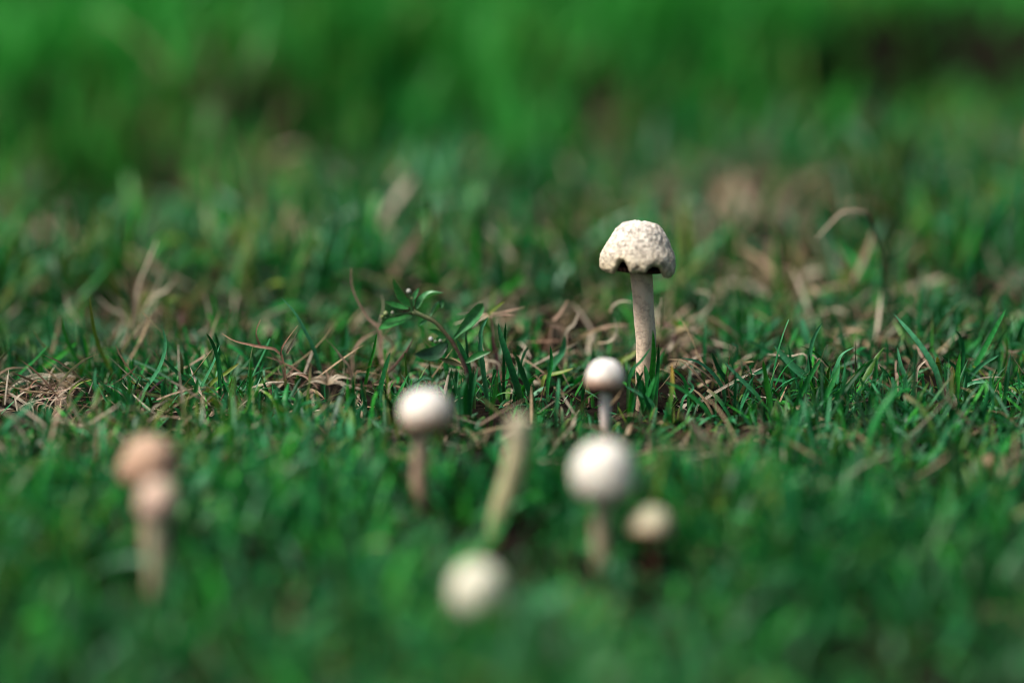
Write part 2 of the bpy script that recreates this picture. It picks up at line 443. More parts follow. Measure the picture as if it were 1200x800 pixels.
def cap_geo(profile, rad, hgt, rough, cols_by_h, na=72, nt=44, rim=None, seed=0, crinkle=0.0):
    """cap about its own top; z down from 0 to -hgt. cols_by_h: list over height, top to rim"""
    pr = spline([(r, z, 0) for r, z in profile], nt)[:, :2]
    V = [(0, 0, 0)]; C = [cols_by_h[0]]; F = []
    ch = np.array(cols_by_h)
    for j in range(1, nt + 1):
        r0, z0 = pr[j]
        for i in range(na):
            th = 2 * math.pi * i / na
            m = rim(th) if rim else 0.0
            zz = z0 * (1 + m * sstep(0.35, 1.0, z0))
            r = r0 * (1 + rough * mnoise.noise(Vector((math.cos(th) * 1.2, math.sin(th) * 1.2, seed + z0 * 1.5))))
            v = np.array((math.sin(th) * r * rad, -math.cos(th) * r * rad, -zz * hgt))
            nrm = np.array((v[0], v[1], (v[2] + hgt * 0.55) * 1.1)); nrm /= np.linalg.norm(nrm) + 1e-9
            if crinkle and j < nt * 0.72:
                q = Vector(v) * (1.0 / rad)
                d = mnoise.ridged_multi_fractal(q * 3.0 + Vector((seed, 3, 1)), 1.0, 2.1, 4, 1.0, 2.0, noise_basis='PERLIN_ORIGINAL')
                d2 = mnoise.fractal(q * 11.0 + Vector((1, seed, 5)), 1.0, 2.0, 3)
                v = v + nrm * rad * crinkle * ((1.1 - d) * 0.50 + d2 * 0.55)
            V.append(tuple(v))
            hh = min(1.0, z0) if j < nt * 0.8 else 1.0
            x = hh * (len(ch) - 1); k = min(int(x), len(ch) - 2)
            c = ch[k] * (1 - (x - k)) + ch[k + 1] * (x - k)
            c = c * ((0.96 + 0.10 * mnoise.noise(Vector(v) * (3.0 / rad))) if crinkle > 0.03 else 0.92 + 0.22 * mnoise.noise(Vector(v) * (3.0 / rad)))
            C.append(tuple(c))
    for i in range(na):
        F.append((0, 1 + i, 1 + (i + 1) % na))
    for j in range(nt - 1):
        for i in range(na):
            a = 1 + j * na + i; b = 1 + j * na + (i + 1) % na
            F.append((a, a + na, b + na, b))
    return np.array(V), F, np.array(C)

def gills_geo(rad, r_in, z_in, z_out, depth, n=44, z_low=None):
    """ring of radial plates under the cap, joined by their upper web"""
    V = []; F = []
    for i in range(n):
        a = 2 * math.pi * i / n
        for k, da in ((0, 0.0), (1, math.pi / n)):
            for s in range(4):
                t = s / 3; r = r_in + (rad - r_in) * t
                z = z_in + (z_out - z_in) * t
                dz = depth * (0.75 + 0.25 * math.sin(math.pi * t)) * (1 if k == 0 else 0.15)
                V.append((math.sin(a + da) * r, -math.cos(a + da) * r, z - dz))
    m = n * 2
    for i in range(m):
        for s in range(3):
            a = i * 4 + s; b = ((i + 1) % m) * 4 + s
            F.append((a, b, b + 1, a + 1))
    return np.array(V), F

def rotm(rx, ry):
    cx, sx, cy, sy = math.cos(rx), math.sin(rx), math.cos(ry), math.sin(ry)
    return np.array([[cy, 0, sy], [0, 1, 0], [-sy, 0, cy]]) @ np.array([[1, 0, 0], [0, cx, -sx], [0, sx, cx]])

def mushroom(label, base_px, top_px, cap_w_px, cap_h_px, stem_w_px, cols, stem_cols, profile=BUTTON, mat=None, tilt=(0, 0),
             rough=0.08, crinkle=0.012, rim=None, stem_via=None, seed=0, na=72, nt=44, gillz=-0.97, ring=None, stem_taper=(1.0, 0.9, 0.95), in_cap=0.6):
    bp = ground(*base_px); y = bp.y; s = pxsize(y)
    top = np.array(at(*top_px, y))
    rad = cap_w_px * s / 2; hgt = cap_h_px * s
    t = thing('mushroom', label, 'mushroom', bp, 'mushrooms in the lawn')
    M = rotm(*tilt)
    cols = [tuple(0.94 * q for q in c) for c in cols]; stem_cols = [tuple(1.0 * q for q in c) for c in stem_cols]
    V, F, C = cap_geo(profile, rad, hgt, rough, cols, na, nt, rim, seed, crinkle)
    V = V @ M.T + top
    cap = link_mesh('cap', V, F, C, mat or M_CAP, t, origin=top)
    gv, gf = gills_geo(rad * 0.86, rad * 0.22, gillz * hgt + rad * 0.04, gillz * hgt + rad * 0.10, rad * 0.16)
    link_mesh('gills', gv @ M.T + top, gf, GILLC, M_GILL, t, origin=top)
    under = top + M @ np.array((0, 0, -hgt * in_cap))
    pts = [np.array(bp) - np.array((0, 0, 0.006))]
    for q in (stem_via or []): pts.append(np.array(at(*q, y)))
    pts.append(under)
    path = spline(pts, 22)
    r = stem_w_px * s / 2
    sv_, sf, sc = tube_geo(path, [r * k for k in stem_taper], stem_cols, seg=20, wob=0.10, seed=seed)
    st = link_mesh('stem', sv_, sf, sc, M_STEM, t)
    if ring:
        k = ring; c = spline(pts, 40)[int(40 * k)]
        pp = [c + np.array((0, 0, dz * s)) for dz in (-3, -1, 1, 3)]
        rv, rf, rc = tube_geo(pp, [r * 1.05, r * 1.35, r * 1.3, r * 0.9], [BROWN, (0.2, 0.1, 0.07)], seg=18, wob=0.25, seed=seed + 1)
        link_mesh('ring', rv, rf, rc, M_STEM, st, origin=c)
        st.children[0].location = Vector(c) - Vector(t.location)
    HOLES.append((bp.x, bp.y, r + 0.0015))
    return t, bp

# tall crinkled one
def rim_main(th):
    d = math.degrees(th); d = d - 360 if d > 180 else d
    box = lambda a, b, e: float(sstep(a - e, a + e, d) * (1 - sstep(b - e, b + e, d)))
    g = lambda c, w_: math.exp(-((d - c) / w_) ** 2)
    return -0.25 * box(-40, -19, 7) - 0.19 * box(15, 42, 8) - 0.08 * g(0, 20) + 0.03 * g(72, 22)
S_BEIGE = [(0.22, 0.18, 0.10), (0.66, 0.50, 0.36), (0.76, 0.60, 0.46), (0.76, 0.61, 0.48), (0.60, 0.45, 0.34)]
m1, b1 = mushroom('tallest mushroom, crinkled cream cap with ragged notched rim on slender beige stem', (757, 473), (751, 260), 88, 60, 25,
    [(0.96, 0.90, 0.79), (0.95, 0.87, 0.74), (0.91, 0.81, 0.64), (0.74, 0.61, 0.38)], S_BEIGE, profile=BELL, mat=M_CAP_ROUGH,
    tilt=(R(-7), R(4)), rough=0.035, crinkle=0.034, rim=rim_main, stem_via=[(757, 420), (755, 370)], seed=2, na=240, nt=150, gillz=-0.90,
    stem_taper=(1.0, 0.92, 0.98, 1.06), in_cap=0.55)
# small white button in front of the tall one
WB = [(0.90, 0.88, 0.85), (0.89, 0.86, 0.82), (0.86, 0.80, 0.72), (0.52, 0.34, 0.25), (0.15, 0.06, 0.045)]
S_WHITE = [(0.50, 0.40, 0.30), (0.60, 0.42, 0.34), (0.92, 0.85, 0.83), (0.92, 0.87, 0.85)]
m2, b2 = mushroom('smallest round white button mushroom in front of the tall mushroom', (711, 524), (711, 420), 45, 39, 13, WB, S_WHITE,
    tilt=(R(-14), R(5)), seed=5, ring=0.30)
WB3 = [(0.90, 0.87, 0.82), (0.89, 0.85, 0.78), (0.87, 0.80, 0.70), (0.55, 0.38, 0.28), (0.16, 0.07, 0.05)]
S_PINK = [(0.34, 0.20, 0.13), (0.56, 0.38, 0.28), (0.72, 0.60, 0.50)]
m3, b3 = mushroom('white domed mushroom on a brownish stem below the leafy weed', (493, 594), (497, 456), 61, 48, 18, WB3, S_PINK,
    tilt=(R(-10), R(-4)), seed=8, stem_via=[(491, 545)])
m4, b4 = mushroom('largest white ball mushroom directly below the small white button mushroom', (706, 662), (708, 517), 74, 66, 22,
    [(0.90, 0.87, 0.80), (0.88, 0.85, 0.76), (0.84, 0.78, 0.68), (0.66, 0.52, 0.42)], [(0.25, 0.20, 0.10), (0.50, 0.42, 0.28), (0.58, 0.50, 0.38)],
    tilt=(R(-4), 0), seed=11, stem_via=[(704, 620)])
m5, b5 = mushroom('little yellowish mushroom with dark red stem low in the grass', (768, 668), (765, 593), 50, 34, 12,
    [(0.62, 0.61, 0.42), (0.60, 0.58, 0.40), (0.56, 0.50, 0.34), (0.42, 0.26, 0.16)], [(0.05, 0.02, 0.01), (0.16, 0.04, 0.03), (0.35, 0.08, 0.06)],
    tilt=(R(-22), R(6)), seed=14, profile=DOME)
m6, b6 = mushroom('pale cream ball mushroom closest to the camera with its stem hidden', (560, 752), (560, 661), 66, 62, 22,
    [(0.84, 0.82, 0.66), (0.82, 0.80, 0.64), (0.78, 0.74, 0.58), (0.66, 0.60, 0.44)], [(0.3, 0.3, 0.15), (0.5, 0.45, 0.3)], tilt=(R(6), 0), seed=17, rough=0.03, crinkle=0.004)
m7, b7 = mushroom('tan wrinkled mushroom cap behind the pinkish mushroom', (172, 640), (169, 512), 69, 47, 20,
    [(0.82, 0.58, 0.42), (0.82, 0.54, 0.38), (0.70, 0.43, 0.29), (0.34, 0.18, 0.11)], [(0.3, 0.2, 0.12), (0.45, 0.32, 0.22)],
    tilt=(R(-8), R(-10)), rough=0.20, crinkle=0.08, seed=20, profile=DOME, mat=M_CAP_ROUGH)
m8, b8 = mushroom('small pinkish tan mushroom with thick pale stem in front of the tan one', (181, 700), (186, 561), 46, 44, 26,
    [(0.80, 0.60, 0.46), (0.78, 0.57, 0.44), (0.78, 0.52, 0.43), (0.60, 0.36, 0.28)], [(0.30, 0.22, 0.12), (0.48, 0.44, 0.28), (0.55, 0.50, 0.36)],
    tilt=(R(-6), R(3)), rough=0.06, crinkle=0.02, seed=23, stem_taper=(0.6, 0.95, 1.05))

# broken bare stem without a cap
bp = ground(577, 622); y = bp.y; s = pxsize(y)
t = thing('mushroom_stump', 'curved bare mushroom stem without a cap, torn pale top', 'mushroom', bp)
path = spline([np.array(bp) - np.array((0, 0, 0.004)), at(587, 596, y), at(602, 551, y), at(608, 515, y), at(606, 493, y)], 24)
V, F, C = tube_geo(path, [9 * s, 12 * s, 13 * s, 13 * s, 11 * s], [(0.30, 0.30, 0.14), (0.46, 0.44, 0.24), (0.50, 0.46, 0.28), (0.58, 0.52, 0.38)], seg=20, wob=0.16, seed=3)
link_mesh('stem', V, F, C, M_STEM, t)
for k in range(9):
    a = k * 0.7; c = at(607, 496, y)
    q = np.array(c) + np.array((math.cos(a), math.sin(a), 0)) * 8 * s
    pth = spline([q - np.array((0, 0, 8 * s)), q + np.array((math.cos(a) * 2 * s, math.sin(a) * 2 * s, 5 * s)), q + np.array((math.cos(a) * 5 * s, math.sin(a) * 5 * s, (7 + 4 * random.random()) * s))], 5)
    V, F, C = strip_geo(pth, 5 * s, face=(math.cos(a), math.sin(a), 0.2), cols=[(0.5, 0.42, 0.28), (0.62, 0.55, 0.42)])
    link_mesh('torn_fibre', V, F, C, M_STRAW, t)
HOLES.append((bp.x, bp.y, 8 * s))

# worn spots: lawn is shorter right where the caps came up and in front of the dry patches
for (b_, rx, ry, f) in ((b1, 0.016, 0.03, 0.9), (b2, 0.012, 0.030, 0.6), (b3, 0.014, 0.040, 0.7), (b4, 0.016, 0.045, 0.7), (b5, 0.016, 0.065, 0.34),
                        (b7, 0.013, 0.04, 0.6), (b8, 0.013, 0.045, 0.7), (ground(577, 625), 0.014, 0.035, 0.85)):
    SHORT.append((b_.x, b_.y - ry * 0.55, rx, ry, f))
for px, py, rx, ry, f in ((40, 480, 0.028, 0.03, 0.5), (385, 470, 0.024, 0.025, 0.55), (650, 430, 0.02, 0.04, 0.6), (690, 500, 0.05, 0.03, 0.62),
                          (840, 530, 0.016, 0.03, 0.5), (215, 500, 0.015, 0.02, 0.6), (800, 430, 0.02, 0.025, 0.6)):
    q = ground(px, py); SHORT.append((q.x, q.y, rx, ry, f))

# ------------------------------------------------------------------ traced single blades and tufts
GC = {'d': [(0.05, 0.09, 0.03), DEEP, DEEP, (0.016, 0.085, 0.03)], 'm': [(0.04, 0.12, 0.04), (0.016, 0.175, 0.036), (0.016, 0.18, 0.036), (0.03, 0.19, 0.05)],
      'f': [(0.08, 0.13, 0.04), FRESH, FRESH, FRESH], 't': [(0.04, 0.12, 0.05), (0.035, 0.20, 0.08), (0.045, 0.22, 0.10), (0.06, 0.24, 0.12)],  # 't': blade with the pale teal highlight painted in, lighter to the tip
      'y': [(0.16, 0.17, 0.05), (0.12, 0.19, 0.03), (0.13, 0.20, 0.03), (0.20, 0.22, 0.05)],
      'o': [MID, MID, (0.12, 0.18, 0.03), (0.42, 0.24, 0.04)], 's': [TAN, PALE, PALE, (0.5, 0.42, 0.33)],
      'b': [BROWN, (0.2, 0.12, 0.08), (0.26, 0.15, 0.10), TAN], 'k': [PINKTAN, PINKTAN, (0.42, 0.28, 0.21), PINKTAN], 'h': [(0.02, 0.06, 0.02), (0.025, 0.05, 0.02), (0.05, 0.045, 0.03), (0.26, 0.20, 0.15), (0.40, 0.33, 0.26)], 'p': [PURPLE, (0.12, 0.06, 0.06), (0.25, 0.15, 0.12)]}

def traced(pts, width_px, col, parent=None, name='blade', drop=16, shape='blade', sway=None, n=12, fold=0.28, twist=None, mat=None, y=None):
    """blade from its tip ... base (places in the photograph), rooted on the lawn just below its lowest visible place"""
    bx_, by_ = pts[-1]
    g_ = ground(bx_, by_ + drop)
    yy = g_.y if y is None else y
    s_ = pxsize(yy)
    W3 = [np.array(at(px, py, yy)) for px, py in pts[::-1]]
    sway = random.uniform(-0.5, 0.5) if sway is None else sway
    l0 = np.linalg.norm(W3[-1] - W3[0])
    for k in range(len(W3)):
        f = k / (len(W3) - 1)
        W3[k][1] += sway * l0 * f * f * 0.6
    if drop > 0:
        root = np.array((W3[0][0] + (W3[0][0] - W3[1][0]) * 0.15, g_.y if y is None else yy, 0.0)); root[2] = tz(root[0], root[1]) - 0.0015
        if W3[0][2] - root[2] > 0.001: W3 = [root] + W3
    path = spline(W3, n)
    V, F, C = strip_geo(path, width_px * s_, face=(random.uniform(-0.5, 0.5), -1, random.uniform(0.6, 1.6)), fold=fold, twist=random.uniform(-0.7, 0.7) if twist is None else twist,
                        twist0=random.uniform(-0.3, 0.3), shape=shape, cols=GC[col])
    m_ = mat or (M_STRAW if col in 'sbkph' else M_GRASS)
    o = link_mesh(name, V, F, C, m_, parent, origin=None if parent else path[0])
    return o

def tuft(label, px, py, blades, group='grass tufts along the sharp strip of lawn', name='grass_tuft', cat='grass tuft'):
    t = thing(name, label, cat, ground(px, py), group)
    for b in blades:
        pts, wd, col = b[:3]
        kw = b[3] if len(b) > 3 else {}
        traced(pts, wd, col, t, name=('straw' if col in 'sbkph' else 'blade'), **kw)
    return t

tuft('grass tuft with a tall s-curved blade near the dry yellow sprout', 170, 486, [
    ([(191, 383), (194, 405), (186, 432), (164, 465)], 6, 't'), ([(151, 380), (157, 400), (170, 420)], 5, 'm'),
    ([(186, 414), (210, 438), (232, 455)], 5, 'd'), ([(136, 439), (151, 465), (168, 497)], 7, 't'), ([(150, 442), (178, 446), (206, 447)], 6, 'd', dict(drop=8))])
tuft('tall thin yellow-green grass blade bending near the bleached tuft', 128, 455, [
    ([(109, 341), (110, 372), (116, 405), (130, 436)], 5, 'y'), ([(60, 350), (58, 380), (62, 415)], 6, 'd'), ([(100, 350), (96, 380), (98, 410)], 4, 'm')])
tuft('grass tuft beside the heap of dry straw at the edge', 80, 500, [
    ([(92, 398), (72, 415), (45, 435)], 7, 'f', dict(drop=10)), ([(60, 400), (40, 422), (22, 440)], 4, 'm'), ([(42, 468), (24, 484), (0, 506)], 7, 't'),
    ([(112, 431), (111, 450), (118, 480)], 5, 't'), ([(107, 439), (130, 460), (156, 478)], 5, 'd'), ([(108, 446), (92, 450), (80, 462)], 3, 'y'),
    ([(100, 455), (88, 470), (78, 488)], 4, 'm'), ([(46, 472), (55, 490), (60, 512)], 6, 'm')])
tuft('grass tuft of three crossing blades standing on the yellow sprout side', 245, 478, [
    ([(258, 403), (250, 425), (234, 458)], 6, 't'), ([(243, 388), (250, 402), (256, 425), (258, 460)], 6, 'd'), ([(253, 387), (256, 405), (256, 440)], 5, 'd'),
    ([(280, 426), (266, 436), (245, 452)], 5, 'y'), ([(232, 442), (229, 458), (222, 478)], 7, 'm'), ([(214, 380), (219, 396), (224, 418)], 6, 'm'), ([(198, 430), (216, 438), (228, 448)], 4, 'm')])
tuft('upright thin grass blades before the brown runner', 290, 500, [
    ([(296, 410), (294, 440), (291, 485)], 6, 'f'), ([(281, 349), (279, 375), (276, 405)], 4, 'm'), ([(304, 430), (308, 445), (314, 462)], 5, 'd'), ([(275, 445), (272, 465), (270, 490)], 6, 'm'),
    ([(340, 412), (344, 425), (349, 438)], 4, 'd')])
tuft('single long arching grass blade over the dry straw rosette', 385, 465, [
    ([(328, 351), (345, 368), (357, 388), (368, 410), (377, 443)], 6, 't', dict(sway=0.2)), ([(348, 388), (352, 405), (356, 425)], 5, 'm')])
tuft('thin upright blade and broad blade left of the white domed mushroom', 445, 490, [
    ([(442, 389), (438, 410), (433, 428), (428, 452)], 4, 'f'), ([(458, 411), (452, 430), (443, 467)], 8, 'd'), ([(453, 430), (455, 450), (456, 478)], 7, 'y'),
    ([(473, 464), (464, 448), (455, 436)], 3, 's'), ([(500, 437), (485, 452), (470, 468)], 4, 't'), ([(478, 440), (472, 452), (462, 470)], 4, 'm')])
tuft('broad grass blades at the foot of the leafy weed', 575, 480, [
    ([(584, 385), (588, 400), (595, 420), (608, 460)], 9, 'd'), ([(601, 405), (610, 430), (624, 470)], 8, 'd'), ([(534, 397), (543, 415), (549, 435), (554, 458)], 7, 'd'),
    ([(572, 375), (564, 388), (563, 408), (566, 430), (570, 462)], 6, 't'), ([(593, 375), (591, 400), (590, 450)], 4, 'd'), ([(546, 385), (547, 410), (552, 440)], 5, 'd'),
    ([(505, 440), (518, 422), (490, 416)], 4, 'm'), ([(535, 430), (534, 450), (530, 475)], 6, 'd'), ([(560, 432), (556, 450), (552, 470)], 5, 'd'), ([(583, 440), (580, 460), (576, 480)], 6, 'f'), ([(541, 432), (545, 450), (545, 480)], 7, 'm'), ([(548, 440), (541, 458), (534, 484)], 6, 'd'), ([(556, 428), (552, 448), (550, 482)], 7, 'd'), ([(530, 440), (538, 460), (540, 486)], 6, 't')])
tuft('small grass tuft by the dead leaves between weed and tall mushroom', 640, 465, [
    ([(636, 365), (631, 380), (626, 396)], 5, 'm'), ([(662, 393), (659, 412), (645, 432)], 8, 't'), ([(672, 430), (656, 436), (638, 442)], 6, 'y'), ([(621, 386), (616, 396), (607, 405)], 9, 'd'),
    ([(606, 445), (624, 425), (640, 416)], 4, 'm'), ([(655, 445), (654, 460), (652, 480)], 5, 't'), ([(695, 423), (687, 440), (683, 462)], 6, 'd'), ([(645, 405), (646, 425), (642, 450)], 5, 'm')])
tuft('dark grass blades leaning against the tall mushroom stem', 757, 488, [
    ([(765, 386), (766, 410), (764, 438), (757, 474)], 8, 'f', dict(y=b1.y - 0.008, sway=0.0)), ([(763, 407), (752, 422), (738, 440)], 5, 'd', dict(y=b1.y - 0.010, sway=0.0)),
    ([(754, 432), (748, 448), (741, 478)], 5, 'd', dict(y=b1.y - 0.012)), ([(748, 411), (738, 418), (728, 424)], 6, 'y'), ([(744, 452), (740, 470), (738, 492)], 7, 'm', dict(y=b1.y - 0.014)),
    ([(733, 452), (750, 461), (765, 474)], 5, 't'), ([(752, 438), (755, 460), (757, 492)], 7, 'd', dict(y=b1.y - 0.012)), ([(771, 432), (765, 455), (760, 490)], 7, 'm', dict(y=b1.y - 0.013)), ([(741, 446), (750, 468), (756, 492)], 6, 'm', dict(y=b1.y - 0.016)), ([(762, 446), (760, 470), (752, 496)], 8, 'd', dict(y=b1.y - 0.014)), ([(746, 436), (752, 458), (755, 490)], 8, 'd', dict(y=b1.y - 0.010)), ([(756, 430), (760, 455), (758, 490)], 8, 'm', dict(y=b1.y - 0.011)), ([(768, 440), (759, 462), (748, 492)], 7, 'm', dict(y=b1.y - 0.016)), ([(749, 450), (757, 468), (768, 494)], 7, 'd', dict(y=b1.y - 0.019)), ([(771, 398), (771, 425), (769, 460)], 5, 'd')])
tuft('long arched grass blade right of the tall mushroom stem', 850, 485, [
    ([(798, 417), (818, 423), (836, 438), (848, 458)], 6, 't'), ([(777, 444), (800, 456), (828, 480)], 6, 'm'), ([(834, 413), (842, 432), (852, 448)], 6, 'd'),
    ([(849, 424), (868, 444), (890, 467)], 6, 't'), ([(828, 379), (826, 400), (825, 426)], 5, 'd'), ([(864, 336), (865, 365), (866, 385), (872, 410)], 5, 'm'),
    ([(896, 433), (860, 448), (822, 470)], 4, 's', dict(drop=6)), ([(862, 436), (862, 452), (861, 474)], 5, 'd'), ([(806, 445), (812, 455), (800, 468)], 4, 't'), ([(788, 430), (788, 455), (784, 480)], 6, 'o'),
    ([(784, 428), (800, 442), (806, 462)], 4, 'm'), ([(856, 400), (864, 408), (858, 430)], 5, 't')])
tuft('grass tuft with one tall s-shaped blade over a wide pale blade', 945, 470, [
    ([(963, 377), (954, 394), (949, 415), (947, 446)], 5, 't'), ([(936, 383), (928, 398), (922, 418)], 6, 'm'), ([(940, 374), (944, 392), (948, 414)], 10, 't'),
    ([(908, 407), (928, 428), (947, 446)], 10, 't'), ([(918, 371), (904, 382), (894, 398)], 5, 't'), ([(878, 399), (896, 409), (920, 425)], 6, 'd'), ([(906, 425), (895, 434), (880, 440)], 5, 't'),
    ([(893, 418), (897, 440), (902, 470)], 7, 'f'), ([(963, 420), (950, 440), (935, 470)], 7, 'm'), ([(985, 430), (975, 450), (962, 478)], 7, 'm')])
tuft('wide folded grass blades right of the tall s-shaped blade', 1000, 480, [
    ([(1025, 414), (1008, 432), (996, 448), (990, 470)], 9, 'm'), ([(1003, 408), (988, 415), (981, 428), (978, 452)], 6, 't'), ([(1023, 390), (1021, 402), (1020, 418)], 4, 'd'), ([(1002, 406), (1010, 414), (1018, 420)], 6, 'd'),
    ([(993, 432), (988, 455), (982, 485)], 8, 't'), ([(1028, 420), (1026, 440), (1020, 470)], 6, 'm'), ([(1030, 428), (1040, 440), (1046, 455)], 5, 'd')])
tuft('long straight grass blade falling leftwards with an orange-tipped bud blade', 1103, 480, [
    ([(1052, 376), (1076, 402), (1096, 432), (1104, 466)], 8, 't'), ([(1053, 410), (1056, 428), (1062, 450)], 5, 't'), ([(1085, 420), (1075, 432), (1073, 450)], 4, 's'), ([(1097, 416), (1099, 428), (1102, 446)], 7, 'o'),
    ([(1040, 405), (1050, 415), (1066, 420)], 5, 'd'), ([(1089, 402), (1083, 408), (1076, 416)], 5, 's'), ([(1104, 446), (1110, 456), (1119, 468)], 5, 's'), ([(1105, 420), (1108, 440), (1112, 466)], 6, 't')])
tuft('grass tuft with one long blade reaching up towards the edge', 1138, 468, [
    ([(1178, 360), (1168, 380), (1156, 404), (1139, 438)], 7, 'm'), ([(1119, 386), (1126, 396), (1129, 412), (1126, 442)], 5, 'd'), ([(1170, 414), (1150, 427), (1134, 446)], 6, 't'), ([(1102, 414), (1120, 430), (1138, 448)], 5, 'd'),
    ([(1166, 404), (1158, 412), (1150, 420)], 4, 'm'), ([(1150, 393), (1142, 402), (1132, 412)], 5, 'm'), ([(1156, 446), (1140, 448), (1126, 458)], 5, 't'), ([(1124, 412), (1122, 440), (1120, 465)], 8, 'f'),
    ([(1117, 430), (1117, 445), (1116, 465)], 7, 'y'), ([(1178, 430), (1178, 450), (1176, 480)], 5, 'd')])

# ------------------------------------------------------------------ dry things
def straws(label, px, py, pieces, name, cat='dry grass', group=None, one_depth=True):
    t = thing(name, label, cat, ground(px, py), group)
    for p in pieces:
        pts, wd, col = p[:3]; kw = dict(shape='straw', drop=p[3] if len(p) > 3 else 10, fold=0.35, twist=random.uniform(-1.2, 1.2))
        if len(p) > 4: kw.update(p[4])
        if one_depth: kw['y'] = t.location.y + random.uniform(-0.006, 0.006)
        traced(pts, wd, col, t, name='straw', **kw)
    return t

random.seed(21)
heap = []
for k in range(46):
    cx = random.uniform(-30, 85); cy = random.uniform(440, 478) - 8 * (cx < 40); ln = random.uniform(18, 55); a = random.gauss(0.12, 0.45)
    mid = (cx + random.uniform(-4, 4), cy - random.uniform(0, 7))
    heap.append(([(cx + ln / 2 * math.cos(a), cy - ln / 2 * math.sin(a)), mid, (cx - ln / 2 * math.cos(a), cy + ln / 2 * math.sin(a))], random.uniform(2.2, 5), random.choice('sskkkb'), random.uniform(2, 16)))
heap += [([(70, 443), (55, 458), (42, 472)], 4, 'b', 4), ([(88, 458), (75, 467), (55, 468), (40, 462)], 6, 'k', 8), ([(30, 431), (38, 440), (43, 454)], 5, 's', 6),
         ([(65, 428), (58, 440), (56, 455)], 4, 's', 6), ([(11, 400), (7, 415), (1, 424)], 4, 's', 12), ([(26, 432), (16, 438), (8, 442)], 4, 's', 8),
         ([(92, 474), (80, 485), (66, 496)], 4, 'b', 6), ([(74, 480), (66, 486), (58, 492)], 5, 's', 4)]
straws('flat heap of dry pinkish straw at the picture edge', 30, 490, heap, 'straw_heap', one_depth=False)

ros = [([(305, 375), (300, 390), (305, 406)], 4, 'b', 0), ([(258, 396), (275, 402), (300, 406), (330, 416)], 6, 'b', 4), ([(350, 378), (340, 392), (331, 406), (329, 416)], 4, 'b', 0), ([(348, 390), (342, 402), (336, 414)], 6, 's', 0),
       ([(318, 416), (328, 424), (332, 436), (334, 448)], 4, 'k', 0), ([(298, 476), (315, 462), (334, 446)], 5, 's', 0), ([(360, 440), (348, 437), (336, 442)], 5, 's', 0), ([(372, 452), (356, 440), (340, 437)], 4, 'k', 0),
       ([(345, 470), (341, 456), (336, 446)], 5, 's', 0), ([(332, 420), (326, 432), (330, 440)], 3, 's', 0)]
straws('brown dry runner with bleached side shoots near the arching blade', 334, 466, ros, 'dry_runner')
r2 = [([(385, 490), (384, 470), (384, 452)], 9, 'p', 0)]
for k in range(18):
    a = -0.2 + k * (math.pi + 0.4) / 17; ln = random.uniform(16, 36)
    r2.append(([(384 + math.cos(a) * ln, 450 - math.sin(a) * ln * 0.55 + 3), (384 + math.cos(a) * ln * 0.5, 447 - math.sin(a) * ln * 0.36), (384, 450)], random.uniform(3, 4.6), random.choice('ssk'), 0))
r2 += [([(380, 393), (390, 404), (400, 418), (412, 438)], 5, 'k', 20), ([(450, 428), (436, 428), (424, 434), (416, 440)], 5, 'b', 16), ([(445, 450), (430, 452), (415, 454)], 4, 'b', 10), ([(476, 462), (466, 453), (456, 450)], 4, 's', 10)]
straws('star-shaped rosette of bleached straw on a purplish stalk', 385, 492, r2, 'straw_rosette')
straws('dry yellow sprout with two bleached straws and a thick yellow-tipped blade', 213, 500,
    [([(207, 408), (209, 430), (212, 460)], 4, 's'), ([(213, 452), (214, 465), (217, 485)], 6, 's'), ([(209, 464), (212, 475), (218, 488)], 8, 'y', 8), ([(250, 466), (232, 478), (208, 500)], 8, 'o', 4),
     ([(228, 490), (238, 492), (246, 498)], 12, 's', 4), ([(200, 466), (190, 472), (178, 480)], 4, 's', 6)], 'yellow_sprout', cat='dry grass')
straws('tall dry curved stem forking at its foot, left of the leafy weed', 440, 440,
    [([(411, 315), (412, 335), (420, 355), (433, 375), (445, 388)], 7, 'k', 24), ([(445, 388), (458, 400), (466, 418)], 7, 'k', 8), ([(440, 390), (424, 398), (414, 412), (412, 424)], 7, 'k', 8), ([(447, 345), (449, 360), (444, 385)], 4, 's', 24)], 'forked_dry_stem')
straws('bent dead grass blade hooked like an arch above the far lawn', 1040, 392,
    [([(956, 282), (968, 268), (982, 253), (990, 248), (1004, 247), (1016, 249), (1019, 256), (1029, 285), (1034, 305), (1038, 345), (1040, 375)], 4.8, 'h', 16, dict(shape='blade', n=36, twist=0.3, sway=0.05))], 'bent_dead_blade')
straws('bleached spiky tuft of dead grass with yellow blades', 168, 408,
    [([(183, 283), (172, 310), (160, 345)], 7, 's', 40), ([(178, 300), (170, 330), (162, 355)], 5, 'k', 30), ([(190, 320), (180, 345), (168, 368)], 6, 's', 20), ([(206, 325), (194, 340), (180, 352)], 7, 's', 24),
     ([(145, 312), (152, 325), (158, 345)], 6, 'k', 30), ([(124, 335), (136, 350), (150, 365)], 5, 's', 20), ([(130, 320), (140, 345), (150, 370)], 6, 'y', 20), ([(168, 335), (166, 350), (164, 370)], 9, 'y', 20),
     ([(210, 345), (205, 350), (196, 354)], 9, 'y', 20), ([(132, 300), (140, 330), (150, 360)], 6, 't', 20), ([(190, 340), (175, 365), (155, 380)], 6, 't', 10), ([(115, 350), (130, 362), (146, 372)], 5, 's', 14),
     ([(76, 345), (80, 362), (92, 376)], 5, 's', 14)], 'dead_grass_tuft')
